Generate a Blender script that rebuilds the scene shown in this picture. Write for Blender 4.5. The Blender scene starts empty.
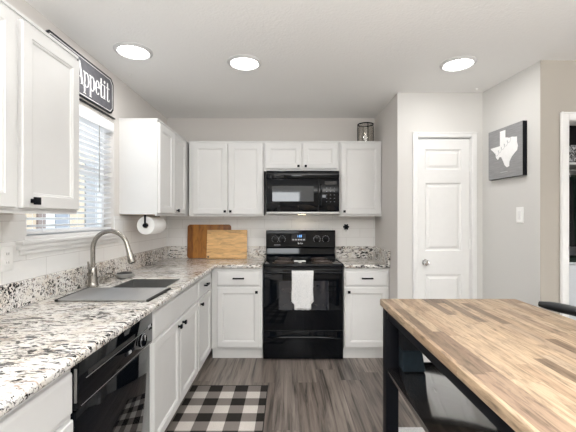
import bpy, bmesh, math, random
from mathutils import Vector, Matrix
random.seed(7)
C = bpy.context.scene.collection
sc = bpy.context.scene
PI = math.pi

# ------------------------------------------------------------------ camera
cam = bpy.data.cameras.new('camera'); camo = bpy.data.objects.new('camera', cam); C.objects.link(camo)
camo.location = (0, 0, 1.36); camo.rotation_euler = (PI/2, 0, 0)
cam.sensor_width = 36; cam.lens = 350/576*36; cam.shift_x = 1/576; cam.shift_y = 2/576
cam.clip_start = 0.02
sc.camera = camo
# ------------------------------------------------------------------ world
w = bpy.data.worlds.new('world'); sc.world = w; w.use_nodes = True
wn = w.node_tree; wn.nodes.clear()
wo = wn.nodes.new('ShaderNodeOutputWorld'); bg = wn.nodes.new('ShaderNodeBackground')
bg.inputs[0].default_value = (0.86, 0.93, 1.0, 1); bg.inputs[1].default_value = 1.8
wn.links.new(bg.outputs[0], wo.inputs[0])
sc.view_settings.view_transform = 'Standard'; sc.view_settings.look = 'None'
sc.view_settings.gamma = 1; sc.view_settings.use_curve_mapping = False
sc.view_settings.exposure = 0.36
sc.cycles.use_denoising = True
sc.cycles.sample_clamp_indirect = 6
sc.cycles.max_bounces = 10; sc.cycles.diffuse_bounces = 6; sc.cycles.transparent_max_bounces = 16
# rear window daylight, plus added fill lights out of view
def area(name, loc, rot, sx, sy, power, col):
    l = bpy.data.lights.new(name, 'AREA'); l.shape = 'RECTANGLE'; l.size = sx; l.size_y = sy
    l.energy = power; l.color = col
    o = bpy.data.objects.new(name, l); C.objects.link(o); o.location = loc; o.rotation_euler = rot
    return o
L_REAR = 14; L_SIDE = 31; L_LAMP = 3.2; L_UP = 178
area('rear_window_daylight', (-.12, -2.96, 1.84), (PI/2, 0, 0), .95, .52, L_REAR, (0.93, 0.97, 1.0))
area('ceiling_fill_light', (.6, -.75, 1.75), (PI, 0, 0), 3.4, 2.0, L_UP, (1, .99, .97))  # added upward fill, brightens the ceiling
area('side_fill_light', (3.93, -0.9, 1.1), (PI/2, 0, PI/2), 2.4, 2.0, L_SIDE, (0.95, 0.98, 1.0))  # added fill from the unseen right side of the room

# ------------------------------------------------------------------ material helpers
class NT:
    def __init__(s, name):
        s.m = bpy.data.materials.new(name); s.m.use_nodes = True
        s.t = s.m.node_tree; s.t.nodes.clear()
        s.out = s.t.nodes.new('ShaderNodeOutputMaterial')
        s.b = s.t.nodes.new('ShaderNodeBsdfPrincipled'); s.t.links.new(s.b.outputs[0], s.out.inputs[0])
    def n(s, typ, **kw):
        nd = s.t.nodes.new(typ)
        for k, v in kw.items(): setattr(nd, k, v)
        return nd
    def link(s, a, b): s.t.links.new(a, b)
    def setin(s, sock, v):
        if isinstance(v, bpy.types.NodeSocket): s.link(v, sock)
        else:
            if isinstance(v, (tuple, list)) and len(v) == 3 and sock.type == 'RGBA': v = (*v, 1)
            sock.default_value = v
    def math(s, op, a, b=0.0, c=0.0):
        nd = s.n('ShaderNodeMath', operation=op)
        s.setin(nd.inputs[0], a); s.setin(nd.inputs[1], b); s.setin(nd.inputs[2], c)
        return nd.outputs[0]
    def mix(s, f, a, b):
        nd = s.n('ShaderNodeMixRGB'); s.setin(nd.inputs[0], f); s.setin(nd.inputs[1], a); s.setin(nd.inputs[2], b)
        return nd.outputs[0]
    def pos(s, scale=(1, 1, 1), rot=(0, 0, 0), world=True):
        if world: src = s.n('ShaderNodeNewGeometry').outputs['Position']
        else: src = s.n('ShaderNodeTexCoord').outputs['Object']
        mp = s.n('ShaderNodeMapping'); mp.inputs['Scale'].default_value = scale; mp.inputs['Rotation'].default_value = rot
        s.link(src, mp.inputs[0]); return mp.outputs[0]
    def noise(s, vec, scale, detail=3, rough=.5, dist=0):
        nd = s.n('ShaderNodeTexNoise'); s.link(vec, nd.inputs['Vector'])
        nd.inputs['Scale'].default_value = scale; nd.inputs['Detail'].default_value = detail
        nd.inputs['Roughness'].default_value = rough; nd.inputs['Distortion'].default_value = dist
        return nd.outputs['Fac']
    def ramp(s, f, stops, interp='LINEAR'):
        nd = s.n('ShaderNodeValToRGB'); s.link(f, nd.inputs[0]); cr = nd.color_ramp; cr.interpolation = interp
        while len(cr.elements) > 1: cr.elements.remove(cr.elements[-1])
        for i, (p, c) in enumerate(stops):
            e = cr.elements[0] if i == 0 else cr.elements.new(p)
            e.position = p; c = (c, c, c) if isinstance(c, (int, float)) else c; e.color = (*c, 1)
        return nd.outputs[0]
    def bump(s, h, strength=.2, dist=.01):
        nd = s.n('ShaderNodeBump'); nd.inputs['Strength'].default_value = strength; nd.inputs['Distance'].default_value = dist
        s.link(h, nd.inputs['Height']); s.link(nd.outputs[0], s.b.inputs['Normal'])
    def base(s, c, rough=.5, metal=0, spec=.5):
        s.setin(s.b.inputs['Base Color'], c); s.setin(s.b.inputs['Roughness'], rough)
        s.b.inputs['Metallic'].default_value = metal; s.b.inputs['Specular IOR Level'].default_value = spec
def simple(name, c, rough=.5, metal=0, spec=.5, vary=.03, vs=30):
    t = NT(name); p = t.pos(world=False)
    f = t.noise(p, vs)
    lo = tuple(x*(1-vary) for x in c); hi = tuple(min(1, x*(1+vary)) for x in c)
    t.base(t.ramp(f, [(.3, lo), (.7, hi)]), rough, metal, spec)
    return t.m
def wallmat(name, c, sc_=180, st=.12):
    t = NT(name); p = t.pos(); t.base(c, .75, 0, .3)
    t.bump(t.noise(p, sc_, 3), st, .003); return t.m

M = {}
M['wall'] = wallmat('greige_wall_paint', (.66, .635, .61))
M['wall_hall'] = wallmat('dimmed_wall_paint', (.43, .40, .355))  # wall paint darkened: the hallway's dimmer light is put into the colour
M['wall_light'] = wallmat('light_wall_paint', (.64, .632, .615))
M['ceiling'] = wallmat('ceiling_texture', (.86, .86, .85), 70, .8)
M['trim'] = simple('white_trim_paint', (.79, .79, .785), .35, vary=.01)
M['cab'] = simple('cabinet_white_paint', (.70, .70, .695), .38, vary=.012, vs=8)
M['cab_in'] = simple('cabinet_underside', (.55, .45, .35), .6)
M['black'] = simple('matte_black_metal', (.006, .007, .010), .42, spec=.12)
M['gloss_black'] = simple('gloss_black_enamel', (.002, .003, .005), .035, spec=.3)
M['black_side'] = simple('black_enamel', (.008, .009, .011), .3, spec=.35)
M['dark_glass'] = simple('oven_glass', (.02, .022, .028), .05, spec=.8)
M['grey_glass'] = simple('microwave_window', (.06, .065, .072), .03, spec=.5)
M['steel'] = simple('brushed_steel', (.47, .47, .47), .28, 1)
M['nickel'] = simple('brushed_nickel', (.36, .34, .31), .24, 1)
M['chrome'] = simple('chrome', (.8, .8, .8), .08, 1)
M['dull_metal'] = simple('grey_metal', (.45, .45, .44), .4, .8)
M['coil'] = simple('burner_coil', (.06, .045, .04), .5)
M['pan'] = simple('drip_pan', (.30, .24, .20), .22, 1)
M['white_plastic'] = simple('white_plastic', (.85, .85, .84), .35, vary=.01)
M['paper'] = simple('paper_towel_white', (.88, .88, .87), .9, vary=.01)
M['card'] = simple('cardboard_core', (.30, .22, .15), .9)
M['print_grey'] = simple('grey_print', (.45, .46, .48), .5)
M['ring_grey'] = simple('satin_ring', (.60, .60, .60), .4)
M['key_grey'] = simple('key_grey', (.16, .17, .19), .5)
M['print_white'] = simple('white_print', (.85, .85, .85), .5)
M['rubber'] = simple('black_rubber', (.02, .02, .02), .6)
M['teal'] = simple('teal_fabric', (.008, .020, .030), .85, vary=.2)
M['navy'] = simple('black_fabric', (.003, .004, .007), .8, vary=.2)
M['slat'] = simple('blind_slat', (.86, .87, .89), .4, vary=.005)
M['vinyl'] = simple('window_vinyl', (.85, .86, .87), .4, vary=.005)
M['washer'] = simple('washer_white', (.62, .65, .69), .3, vary=.01)
M['garment'] = simple('dark_green_cloth', (.012, .028, .02), .9, vary=.3)
M['black_cloth'] = simple('black_cloth', (.012, .012, .013), .9, vary=.3)
M['cream'] = simple('cream_stucco', (.80, .66, .50), .9)
M['concrete'] = simple('pale_concrete', (.6, .6, .58), .9)
M['blue_glass'] = simple('blue_pane', (.33, .37, .44), .2)
M['brown_shutter'] = simple('brown_shutter', (.30, .24, .22), .7)
M['grey_stone'] = simple('grey_siding', (.42, .43, .46), .8)
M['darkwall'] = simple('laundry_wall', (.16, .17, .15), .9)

def emis(name, c, s):
    t = NT(name); t.base(c, .5); t.b.inputs['Emission Color'].default_value = (*c, 1); t.b.inputs['Emission Strength'].default_value = s
    return t.m
M['lamp'] = emis('lamp_diffuser', (1, .985, .96), 9)
M['hood_lamp'] = emis('hood_lamp', (1, .78, .5), 9)
M['led'] = emis('blue_led', (.25, .6, 1.0), 1.6)

def glass(name, tint=(1, 1, 1), f=.12, rough=.02):
    m = bpy.data.materials.new(name); m.use_nodes = True; t = m.node_tree; t.nodes.clear()
    o = t.nodes.new('ShaderNodeOutputMaterial'); mx = t.nodes.new('ShaderNodeMixShader')
    tr = t.nodes.new('ShaderNodeBsdfTransparent'); gl = t.nodes.new('ShaderNodeBsdfGlossy')
    tr.inputs[0].default_value = (*tint, 1); gl.inputs['Roughness'].default_value = rough
    mx.inputs[0].default_value = f
    t.links.new(tr.outputs[0], mx.inputs[1]); t.links.new(gl.outputs[0], mx.inputs[2]); t.links.new(mx.outputs[0], o.inputs[0])
    return m
M['glass'] = glass('window_glass', (.97, .98, .98), .06)
M['jar_glass'] = glass('jar_glass', (.93, .92, .90), .14)

def granite():
    t = NT('speckled_granite')
    p = t.pos()
    ps = t.pos((.42, 1.2, 1.2), (0, 0, .30))
    base = t.ramp(t.noise(p, 9, 4, .6), [(.28, (.45, .40, .35)), (.40, (.72, .68, .62)), (.52, (.76, .74, .71)), (.75, (.80, .79, .77))])
    fine = t.ramp(t.noise(p, 120, 3, .6), [(.32, .60), (.46, 1.0)])
    mx = t.n('ShaderNodeMixRGB', blend_type='MULTIPLY'); mx.inputs[0].default_value = .8
    t.link(base, mx.inputs[1]); t.link(fine, mx.inputs[2])
    c = mx.outputs[0]
    brown = t.ramp(t.noise(ps, 34, 3, .6, .6), [(.60, 0.0), (.66, .8)])
    c = t.mix(brown, c, (.30, .20, .145))
    grey = t.ramp(t.noise(ps, 46, 3, .65, .8), [(.585, 0.0), (.615, .85)])
    c = t.mix(grey, c, (.20, .19, .195))
    pl = t.pos((.30, 1.0, 1.0), (0, 0, .25)); big = t.ramp(t.noise(pl, 21, 4, .62, .8), [(.625, 0.0), (.655, .9)])
    c = t.mix(big, c, (.06, .055, .056))
    cl = t.noise(p, 5, 2)
    blk = t.noise(ps, 62, 3, .6, 1.0)
    s = t.math('ADD', blk, t.math('MULTIPLY', t.math('SUBTRACT', cl, .5), .35))
    bm_ = t.ramp(s, [(.575, 0.0), (.60, 1.0)])
    c = t.mix(bm_, c, (.016, .014, .015))
    t.base(c, .13, 0, .5)
    return t.m
M['granite'] = granite()

def planks(name, wid, length, cols, axis, rough, grain=(60, 3), gstr=.45, edge=.012, seed=0, bumpy=.1):
    """boards running along Y; axis: 'X' index across"""
    t = NT(name); g = t.n('ShaderNodeNewGeometry'); sp = t.n('ShaderNodeSeparateXYZ'); t.link(g.outputs['Position'], sp.inputs[0])
    X, Y, Z = sp.outputs
    v = t.math('DIVIDE', t.math('ADD', X, 10 + seed), wid); row = t.math('FLOOR', v); fv = t.math('FRACT', v)
    wn1 = t.n('ShaderNodeTexWhiteNoise', noise_dimensions='1D'); t.link(row, wn1.inputs['W'])
    u = t.math('ADD', t.math('DIVIDE', t.math('ADD', Y, 10), length), t.math('MULTIPLY', wn1.outputs['Value'], 7.3))
    ui = t.math('FLOOR', u); fu = t.math('FRACT', u)
    cb = t.n('ShaderNodeCombineXYZ'); t.link(row, cb.inputs[0]); t.link(ui, cb.inputs[1])
    wn2 = t.n('ShaderNodeTexWhiteNoise', noise_dimensions='2D'); t.link(cb.outputs[0], wn2.inputs['Vector'])
    col = t.ramp(wn2.outputs['Value'], cols)
    # grain, offset per board
    off = t.n('ShaderNodeVectorMath', operation='MULTIPLY_ADD'); t.link(wn2.outputs['Color'], off.inputs[0]); off.inputs[1].default_value = (9, 9, 9)
    t.link(g.outputs['Position'], off.inputs[2])
    mp = t.n('ShaderNodeMapping'); mp.inputs['Scale'].default_value = (grain[0], grain[1], grain[0]); t.link(off.outputs[0], mp.inputs[0])
    gr = t.noise(mp.outputs[0], 1, 5, .62, .6)
    gm = t.ramp(gr, [(.28, 1-gstr), (.5, 1.0), (.72, 1+gstr*.55)])
    m1 = t.n('ShaderNodeMixRGB', blend_type='MULTIPLY'); m1.inputs[0].default_value = 1; t.link(col, m1.inputs[1]); t.link(gm, m1.inputs[2])
    ed = t.math('MINIMUM', t.math('MINIMUM', fv, t.math('SUBTRACT', 1, fv)), t.math('MULTIPLY', t.math('MINIMUM', fu, t.math('SUBTRACT', 1, fu)), length/wid))
    em = t.ramp(ed, [(0, .55), (edge, 1.0)])
    m2 = t.n('ShaderNodeMixRGB', blend_type='MULTIPLY'); m2.inputs[0].default_value = 1; t.link(m1.outputs[0], m2.inputs[1]); t.link(em, m2.inputs[2])
    t.base(m2.outputs[0], rough, 0, .45); t.bump(gr, bumpy, .002)
    return t.m
M['floor'] = planks('grey_vinyl_planks', .18, 1.22,
    [(0, (.115, .094, .083)), (.35, (.175, .145, .126)), (.7, (.225, .19, .168)), (1, (.15, .13, .118))], 'X', .36, (30, 1.5), .95, .012)
M['butcher'] = planks('butcher_block', .042, .36,
    [(0, (.42, .30, .195)), (.2, (.47, .35, .24)), (.42, (.36, .25, .165)), (.46, (.20, .14, .095)), (.58, (.22, .15, .105)), (.62, (.41, .30, .20)), (.8, (.49, .38, .27)), (.93, (.29, .20, .14)), (1, (.36, .26, .18))], 'X', .5, (70, 9), .6, .02, .013)
def flatwood(name, cols, across, grain, wid, vertical=False, rough=.45):
    """strips stacked along Z (or along X when vertical)"""
    t = NT(name); g = t.n('ShaderNodeNewGeometry'); sp = t.n('ShaderNodeSeparateXYZ'); t.link(g.outputs['Position'], sp.inputs[0])
    a = sp.outputs[0 if vertical else 2]
    row = t.math('FLOOR', t.math('DIVIDE', t.math('ADD', a, 10), wid))
    wn1 = t.n('ShaderNodeTexWhiteNoise', noise_dimensions='1D'); t.link(row, wn1.inputs['W'])
    col = t.ramp(wn1.outputs['Value'], cols)
    p = t.pos(grain); gr = t.noise(p, 1, 4, .6, .8); gm = t.ramp(gr, [(.3, .6), (.5, 1.0), (.7, 1.2)])
    m1 = t.n('ShaderNodeMixRGB', blend_type='MULTIPLY'); m1.inputs[0].default_value = 1; t.link(col, m1.inputs[1]); t.link(gm, m1.inputs[2])
    t.base(m1.outputs[0], rough); return t.m
M['board_dark'] = flatwood('amber_acacia', [(0, (.10, .03, .005)), (.4, (.28, .10, .012)), (1, (.42, .18, .025))], 'X', (30, 30, 8), .055, True, .35)
M['board_light'] = flatwood('pale_maple', [(0, (.58, .33, .12)), (.5, (.70, .44, .19)), (1, (.62, .37, .15))], 'Z', (10, 30, 70), .045, False)

def tile():
    t = NT('white_subway_tile'); g = t.n('ShaderNodeNewGeometry'); sp = t.n('ShaderNodeSeparateXYZ'); t.link(g.outputs['Position'], sp.inputs[0])
    h = t.math('ADD', sp.outputs[0], sp.outputs[1]); cb = t.n('ShaderNodeCombineXYZ'); t.link(h, cb.inputs[0]); t.link(t.math('ADD', sp.outputs[2], .055), cb.inputs[1])
    b = t.n('ShaderNodeTexBrick'); t.link(cb.outputs[0], b.inputs['Vector'])
    b.inputs['Scale'].default_value = 1; b.inputs['Brick Width'].default_value = .305; b.inputs['Row Height'].default_value = .1
    b.inputs['Mortar Size'].default_value = .0018; b.inputs['Mortar Smooth'].default_value = .4
    b.inputs['Color1'].default_value = (.85, .85, .84, 1); b.inputs['Color2'].default_value = (.83, .83, .825, 1); b.inputs['Mortar'].default_value = (.66, .65, .64, 1)
    t.base(b.outputs['Color'], .16); inv = t.math('SUBTRACT', 1, b.outputs['Fac']); t.bump(inv, .4, .002); return t.m
M['tile'] = tile()

def rugmat():
    t = NT('buffalo_check_weave'); g = t.n('ShaderNodeNewGeometry'); sp = t.n('ShaderNodeSeparateXYZ'); t.link(g.outputs['Position'], sp.inputs[0])
    def par(s_, o, w_):
        f = t.math('FLOOR', t.math('DIVIDE', t.math('ADD', s_, o), w_))
        return t.math('ABSOLUTE', t.math('MODULO', f, 2.0))
    a = par(sp.outputs[0], 10-.155+.31-.0, .1015); b = par(sp.outputs[1], 10-2.825+3.1, .1)
    s_ = t.math('MULTIPLY', t.math('ADD', a, b), .5)
    c = t.ramp(s_, [(0, (.028, .025, .023)), (.3, (.23, .205, .19)), (.8, (.66, .62, .58))], 'CONSTANT')
    p = t.pos((1, 1, 1)); f = t.noise(p, 260, 2); fm = t.ramp(f, [(.3, .72), (.7, 1.15)])
    m1 = t.n('ShaderNodeMixRGB', blend_type='MULTIPLY'); m1.inputs[0].default_value = .8; t.link(c, m1.inputs[1]); t.link(fm, m1.inputs[2])
    t.base(m1.outputs[0], .95, 0, .1); t.bump(f, .5, .003); return t.m, (a, b)
M['rug'], _ = rugmat()

def cloth():
    t = NT('white_waffle_cloth'); p = t.pos(world=False); f = t.noise(p, 160, 2); t.base(t.ramp(f, [(.3, (.60, .61, .62)), (.65, (.82, .82, .82))]), .95, 0, .1)
    t.bump(f, .6, .003); return t.m
M['towel'] = cloth()
def canvas():
    t = NT('grey_canvas'); p = t.pos((2, 3, 60)); f = t.noise(p, 4, 3); t.base(t.ramp(f, [(.3, (.23, .23, .235)), (.7, (.31, .31, .315))]), .85); return t.m
M['canvas'] = canvas()
def chalk():
    t = NT('charcoal_sign'); p = t.pos(); f = t.noise(p, 30, 4); t.base(t.ramp(f, [(.3, (.075, .075, .085)), (.7, (.12, .12, .135))]), .5); return t.m
M['chalk'] = chalk()
def shelfmat():
    t = NT('black_stained_wood'); p = t.pos((40, 3, 40)); f = t.noise(p, 1, 5, .6, .5)
    t.base(t.ramp(f, [(.3, (.010, .009, .009)), (.7, (.035, .032, .031))]), .15, 0, .9); t.bump(f, .15, .002); t.b.inputs['Coat Weight'].default_value = 1; t.b.inputs['Coat Roughness'].default_value = .08; t.b.inputs['Coat IOR'].default_value = 1.9; return t.m
M['shelf'] = shelfmat()
def leopard():
    t = NT('grey_patterned_fabric'); p = t.pos(); f = t.noise(p, 45, 3, .6, 1); t.base(t.ramp(f, [(.42, (.05, .05, .05)), (.5, (.4, .4, .42)), (.6, (.7, .7, .72))]), .9); return t.m
M['leopard'] = leopard()

# ------------------------------------------------------------------ mesh helpers
def box(bm, x0, x1, y0, y1, z0, z1, bev=0, seg=2):
    b = bmesh.new()
    v = [b.verts.new(p) for p in ((x0,y0,z0),(x1,y0,z0),(x1,y1,z0),(x0,y1,z0),(x0,y0,z1),(x1,y0,z1),(x1,y1,z1),(x0,y1,z1))]
    for f in ((0,3,2,1),(4,5,6,7),(0,1,5,4),(1,2,6,5),(2,3,7,6),(3,0,4,7)): b.faces.new([v[i] for i in f])
    if bev: bmesh.ops.bevel(b, geom=b.edges[:], offset=bev, segments=seg, profile=.5, affect='EDGES', clamp_overlap=True)
    merge(bm, b)
def merge(bm, b, mat=None):
    if mat is not None: bmesh.ops.transform(b, matrix=mat, verts=b.verts[:])
    me = bpy.data.meshes.new('tmp'); b.to_mesh(me); b.free(); bm.from_mesh(me); bpy.data.meshes.remove(me)
def lathe(bm, prof, c, n=32, axis='Z'):
    """prof: list of (r, h) ; revolves about axis through c"""
    rings = []
    for r, h in prof:
        ring = []
        for i in range(n):
            a = 2*PI*i/n; p, q = r*math.cos(a), r*math.sin(a)
            if axis == 'Z': co = (c[0]+p, c[1]+q, c[2]+h)
            elif axis == 'Y': co = (c[0]+p, c[1]+h, c[2]+q)
            else: co = (c[0]+h, c[1]+p, c[2]+q)
            ring.append(bm.verts.new(co))
        rings.append(ring)
    for a, b in zip(rings, rings[1:]):
        for i in range(n):
            j = (i+1) % n; bm.faces.new((a[i], a[j], b[j], b[i]))
    if prof[0][0] > 1e-4 and prof[0] != prof[-1]: bm.faces.new(rings[0][::-1])
    if prof[-1][0] > 1e-4 and prof[0] != prof[-1]: bm.faces.new(rings[-1])
    bmesh.ops.remove_doubles(bm, verts=[v for r in rings for v in r], dist=1e-5)
def tube(bm, pts, r, n=12, closed=False):
    pts = [Vector(p) for p in pts]; rings = []
    rs = r if isinstance(r, (list, tuple)) else [r]*len(pts)
    up = None
    N = len(pts)
    for i, p in enumerate(pts):
        if closed: t = (pts[(i+1) % N]-pts[i-1]).normalized()
        else: t = (pts[min(i+1, N-1)]-pts[max(i-1, 0)]).normalized()
        if up is None:
            a = Vector((0, 0, 1)) if abs(t.z) < .9 else Vector((1, 0, 0))
            up = t.cross(a).normalized()
        up = (up - t*up.dot(t)).normalized(); s = t.cross(up)
        rings.append([bm.verts.new(p + rs[i]*(math.cos(2*PI*k/n)*up + math.sin(2*PI*k/n)*s)) for k in range(n)])
    prs = list(zip(rings, rings[1:])) + ([(rings[-1], rings[0])] if closed else [])
    for a, b in prs:
        for k in range(n): j = (k+1) % n; bm.faces.new((a[k], a[j], b[j], b[k]))
    if not closed: bm.faces.new(rings[0][::-1]); bm.faces.new(rings[-1])
def panel(bm, P, U, V, N, w, h, prof):
    """nested rectangles: prof = [(inset, height along N)...]; closed back at 0"""
    P, U, V, N = map(Vector, (P, U, V, N)); rings = []
    for ins, d in [(0, 0)] + prof:
        rings.append([bm.verts.new(P + U*a + V*b + N*d) for a, b in ((ins, ins), (w-ins, ins), (w-ins, h-ins), (ins, h-ins))])
    fs = []
    for a, b in zip(rings, rings[1:]):
        for i in range(4): j = (i+1) % 4; fs.append(bm.faces.new((a[i], a[j], b[j], b[i])))
    fs.append(bm.faces.new(rings[0][::-1])); fs.append(bm.faces.new(rings[-1]))
    bmesh.ops.recalc_face_normals(bm, faces=fs)
def poly(bm, pts, P, U, V, N, t):
    P, U, V, N = map(Vector, (P, U, V, N))
    a = [bm.verts.new(P + U*x + V*y) for x, y in pts]; b = [bm.verts.new(P + U*x + V*y + N*t) for x, y in pts]
    fs = [bm.faces.new(b), bm.faces.new(a[::-1])]
    for i in range(len(pts)): j = (i+1) % len(pts); fs.append(bm.faces.new((a[i], a[j], b[j], b[i])))
    bmesh.ops.recalc_face_normals(bm, faces=fs)

def wloc(o):
    v = Vector((0, 0, 0))
    while o: v += o.location; o = o.parent
    return v
def obj(name, bm, mat, parent=None, smooth=False, label=None, local=False, angle=35):
    me = bpy.data.meshes.new(name)
    for v in bm.verts: pass
    if parent is None and not local:
        lo = Vector([min(v.co[i] for v in bm.verts) for i in range(3)]); hi = Vector([max(v.co[i] for v in bm.verts) for i in range(3)])
        org = Vector(((lo.x+hi.x)/2, (lo.y+hi.y)/2, lo.z))
    elif parent is not None and not local: org = wloc(parent)
    else: org = Vector((0, 0, 0))
    for v in bm.verts: v.co -= org
    bm.to_mesh(me); bm.free()
    mats = mat if isinstance(mat, list) else [mat]
    for m in mats: me.materials.append(M[m] if isinstance(m, str) else m)
    o = bpy.data.objects.new(name, me); C.objects.link(o)
    if parent is None: o.location = org if not local else (0, 0, 0)
    else: o.parent = parent
    if smooth:
        for p in me.polygons: p.use_smooth = True
        try: me.set_sharp_from_angle(angle=math.radians(angle))
        except Exception: pass
    if label: o['label'] = label
    return o
def tag(o, label, cat, group=None, kind=None):
    o['label'] = label; o['category'] = cat
    if group: o['group'] = group
    if kind: o['kind'] = kind
    return o
def thing(name, loc, label, cat, group=None):
    o = bpy.data.objects.new(name, None); o.empty_display_size = .1; C.objects.link(o); o.location = loc
    return tag(o, label, cat, group)
def struct(name, bm, mat, parent=None, smooth=False):
    o = obj(name, bm, mat, parent, smooth)
    if parent is None: o['kind'] = 'structure'
    return o
B = bmesh.new
def bx(name, a, mat, parent=None, bev=0, **k):
    bm = B(); box(bm, *a, bev); return obj(name, bm, mat, parent, smooth=bev > 0, **k)
def sbx(name, a, mat, bev=0):
    bm = B(); box(bm, *a, bev); return struct(name, bm, mat)

# ------------------------------------------------------------------ room shell
WX = -1.346; WY = 3.92; HC = 2.478; PX = .985; PY = 3.12; SX = 1.744; HX = 1.797; HY = 2.485
ROOM_R = 4.0; ROOM_B = -3.0
wy0, wy1, wz0, wz1 = 1.80, 2.72, 1.262, 2.10          # window opening
sbx('floor', (WX-.12, ROOM_R+.12, ROOM_B-.12, 4.6, -.08, 0), 'floor')
sbx('ceiling', (WX-.12, ROOM_R+.12, ROOM_B-.12, 4.6, HC, HC+.08), 'ceiling')
bm = B()
for a in ((WX-.12, WX, ROOM_B, wy0, 0, HC), (WX-.12, WX, wy1, WY, 0, HC), (WX-.12, WX, wy0, wy1, 0, wz0), (WX-.12, WX, wy0, wy1, wz1, HC)): box(bm, *a)
struct('wall_left', bm, 'wall')
sbx('wall_back', (WX-.12, PX+.1, WY, WY+.1, 0, HC), 'wall')
# pantry walls: prism with a door recess
bm = B()
poly(bm, [(PX, PY+.0), (PX+.0004, PY), (PX+.0004, PY+.1), (PX+.12, PY+.1), (PX+.12, WY), (PX, WY)], (0, 0, 0), (1, 0, 0), (0, 1, 0), (0, 0, 1), HC)
struct('wall_pantry_side', bm, 'wall')
DX0, DX1, DZ = 1.163, 1.640, 2.085
bm = B()
for a in ((PX+.0005, DX0, PY, PY+.1, 0, HC), (DX1, SX, PY, PY+.1, 0, HC), (DX0, DX1, PY, PY+.1, DZ, HC)): box(bm, *a)
struct('wall_pantry_front', bm, 'wall_light')
bm = B()
poly(bm, [(SX, PY+.1), (SX, PY), (HX, HY), (HX+.12, HY), (HX+.12, PY+.1)], (0, 0, 0), (1, 0, 0), (0, 1, 0), (0, 0, 1), HC)
struct('wall_right', bm, 'wall_light')
OX0, OX1, OZ = 1.992, 2.80, 2.052
bm = B()
for a in ((HX+.12, OX0, HY, HY+.12, 0, HC), (OX1, ROOM_R, HY, HY+.12, 0, HC), (OX0, OX1, HY, HY+.12, OZ, HC)): box(bm, *a)
# same plane continues over the pier end
box(bm, HX+.001, HX+.12, HY-.004, HY, 0, HC)
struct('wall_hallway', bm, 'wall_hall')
sbx('wall_rear', (WX-.12, ROOM_R+.12, ROOM_B-.12, ROOM_B, 0, HC), 'wall_hall')  # unseen wall, given the darkened tone to cut bounce light
sbx('wall_far_right', (ROOM_R, ROOM_R+.12, ROOM_B, 4.6, 0, HC), 'wall')
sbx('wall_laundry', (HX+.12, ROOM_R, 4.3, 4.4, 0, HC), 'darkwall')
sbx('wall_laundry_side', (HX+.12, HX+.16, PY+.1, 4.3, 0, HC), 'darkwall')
# corner bead line on pier
# baseboards
def baseboard(name, pts):
    bm = B(); (x0, y0), (x1, y1) = pts; U = Vector((x1-x0, y1-y0, 0)); L = U.length; U.normalize(); N = Vector((U.y, -U.x, 0))
    prof = [(0, 0), (.014, 0), (.014, .08), (.008, .092), (0, .095)]
    a = [bm.verts.new(Vector((x0, y0, 0)) + N*n + Vector((0, 0, z))) for n, z in prof]
    b = [bm.verts.new(v.co + U*L) for v in a]
    for i in range(len(a)): j = (i+1) % len(a); bm.faces.new((a[i], a[j], b[j], b[i]))
    bm.faces.new(a[::-1]); bm.faces.new(b); bmesh.ops.recalc_face_normals(bm, faces=bm.faces[:])
    return struct(name, bm, 'trim')
baseboard('baseboard_pantry_left', ((PX, PY), (1.115, PY)))
baseboard('baseboard_pantry_right', ((1.688, PY), (SX, PY)))
baseboard('baseboard_right', ((SX, PY), (HX, HY)))
baseboard('baseboard_hallway', ((HX, HY-.004), (OX0-.062, HY-.004)))
baseboard('baseboard_hallway_right', ((OX1+.07, HY), (ROOM_R, HY)))
# tile
bm = B()
T = .007
for a in ((WX, WX+T, .25, wy0, 1.045, 1.376), (WX, WX+T, wy0, wy1, 1.045, wz0-.02), (WX, WX+T, wy1, WY, 1.045, 1.376)): box(bm, *a)
struct('trim_1', bm, 'tile')
sbx('trim_2', (WX+T, PX, WY-T, WY, 1.045, 1.40), 'tile')

# pantry door
def door_slab(bm, x0, x1, yf, t, z0, z1, panels):
    """frame with recessed raised panels; faces -Y at yf"""
    xs = sorted({x0, x1, *[p[0] for p in panels], *[p[1] for p in panels]})
    box(bm, x0, panels[0][0], yf, yf+t, z0, z1); box(bm, panels[0][1], x1, yf, yf+t, z0, z1)
    zs = sorted([z for p in panels for z in p[2:]]); zs = [z0] + zs + [z1]
    for i in range(0, len(zs), 2): box(bm, panels[0][0], panels[0][1], yf, yf+t, zs[i], zs[i+1])
    for a, b, c, d in panels:
        P = (a, yf+t-.001, c); w, h = b-a, d-c; q = t-.001
        panel(bm, P, (1, 0, 0), (0, 0, 1), (0, -1, 0), w, h, [(0, q-.001), (.012, q-.012), (.022, q-.012), (.040, q-.003)])
bm = B(); dx0, dx1 = DX0+.004, DX1-.006
door_slab(bm, dx0, dx1, PY+.012, .035, .012, 2.068, [(1.235, 1.560, .20, .855), (1.235, 1.560, 1.065, 1.675), (1.235, 1.560, 1.79, 1.975)])
d1 = struct('door_1', bm, 'trim')
d1['label'] = 'narrow white three panel pantry door'
bm = B(); c = (1.235, PY+.012, .965)
lathe(bm, [(0, -.062), (.016, -.060), (.026, -.050), (.027, -.038), (.02, -.026), (.011, -.018), (.011, -.006), (.028, -.005), (.030, 0)], c, 24, 'Y')
obj('door_knob', bm, 'chrome', d1, True, 'round chrome knob')
for z in (.28, 1.13, 1.82):
    bm = B(); lathe(bm, [(.007, -.045), (.007, .045)], (dx1+.001, PY+.008, z), 10)
    obj('hinge', bm, 'white_plastic', d1, True)
bm = B(); box(bm, dx0-.003, dx0+.001, PY+.006, PY+.03, .93, 1.01); obj('latch_plate', bm, 'dull_metal', d1)
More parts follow.
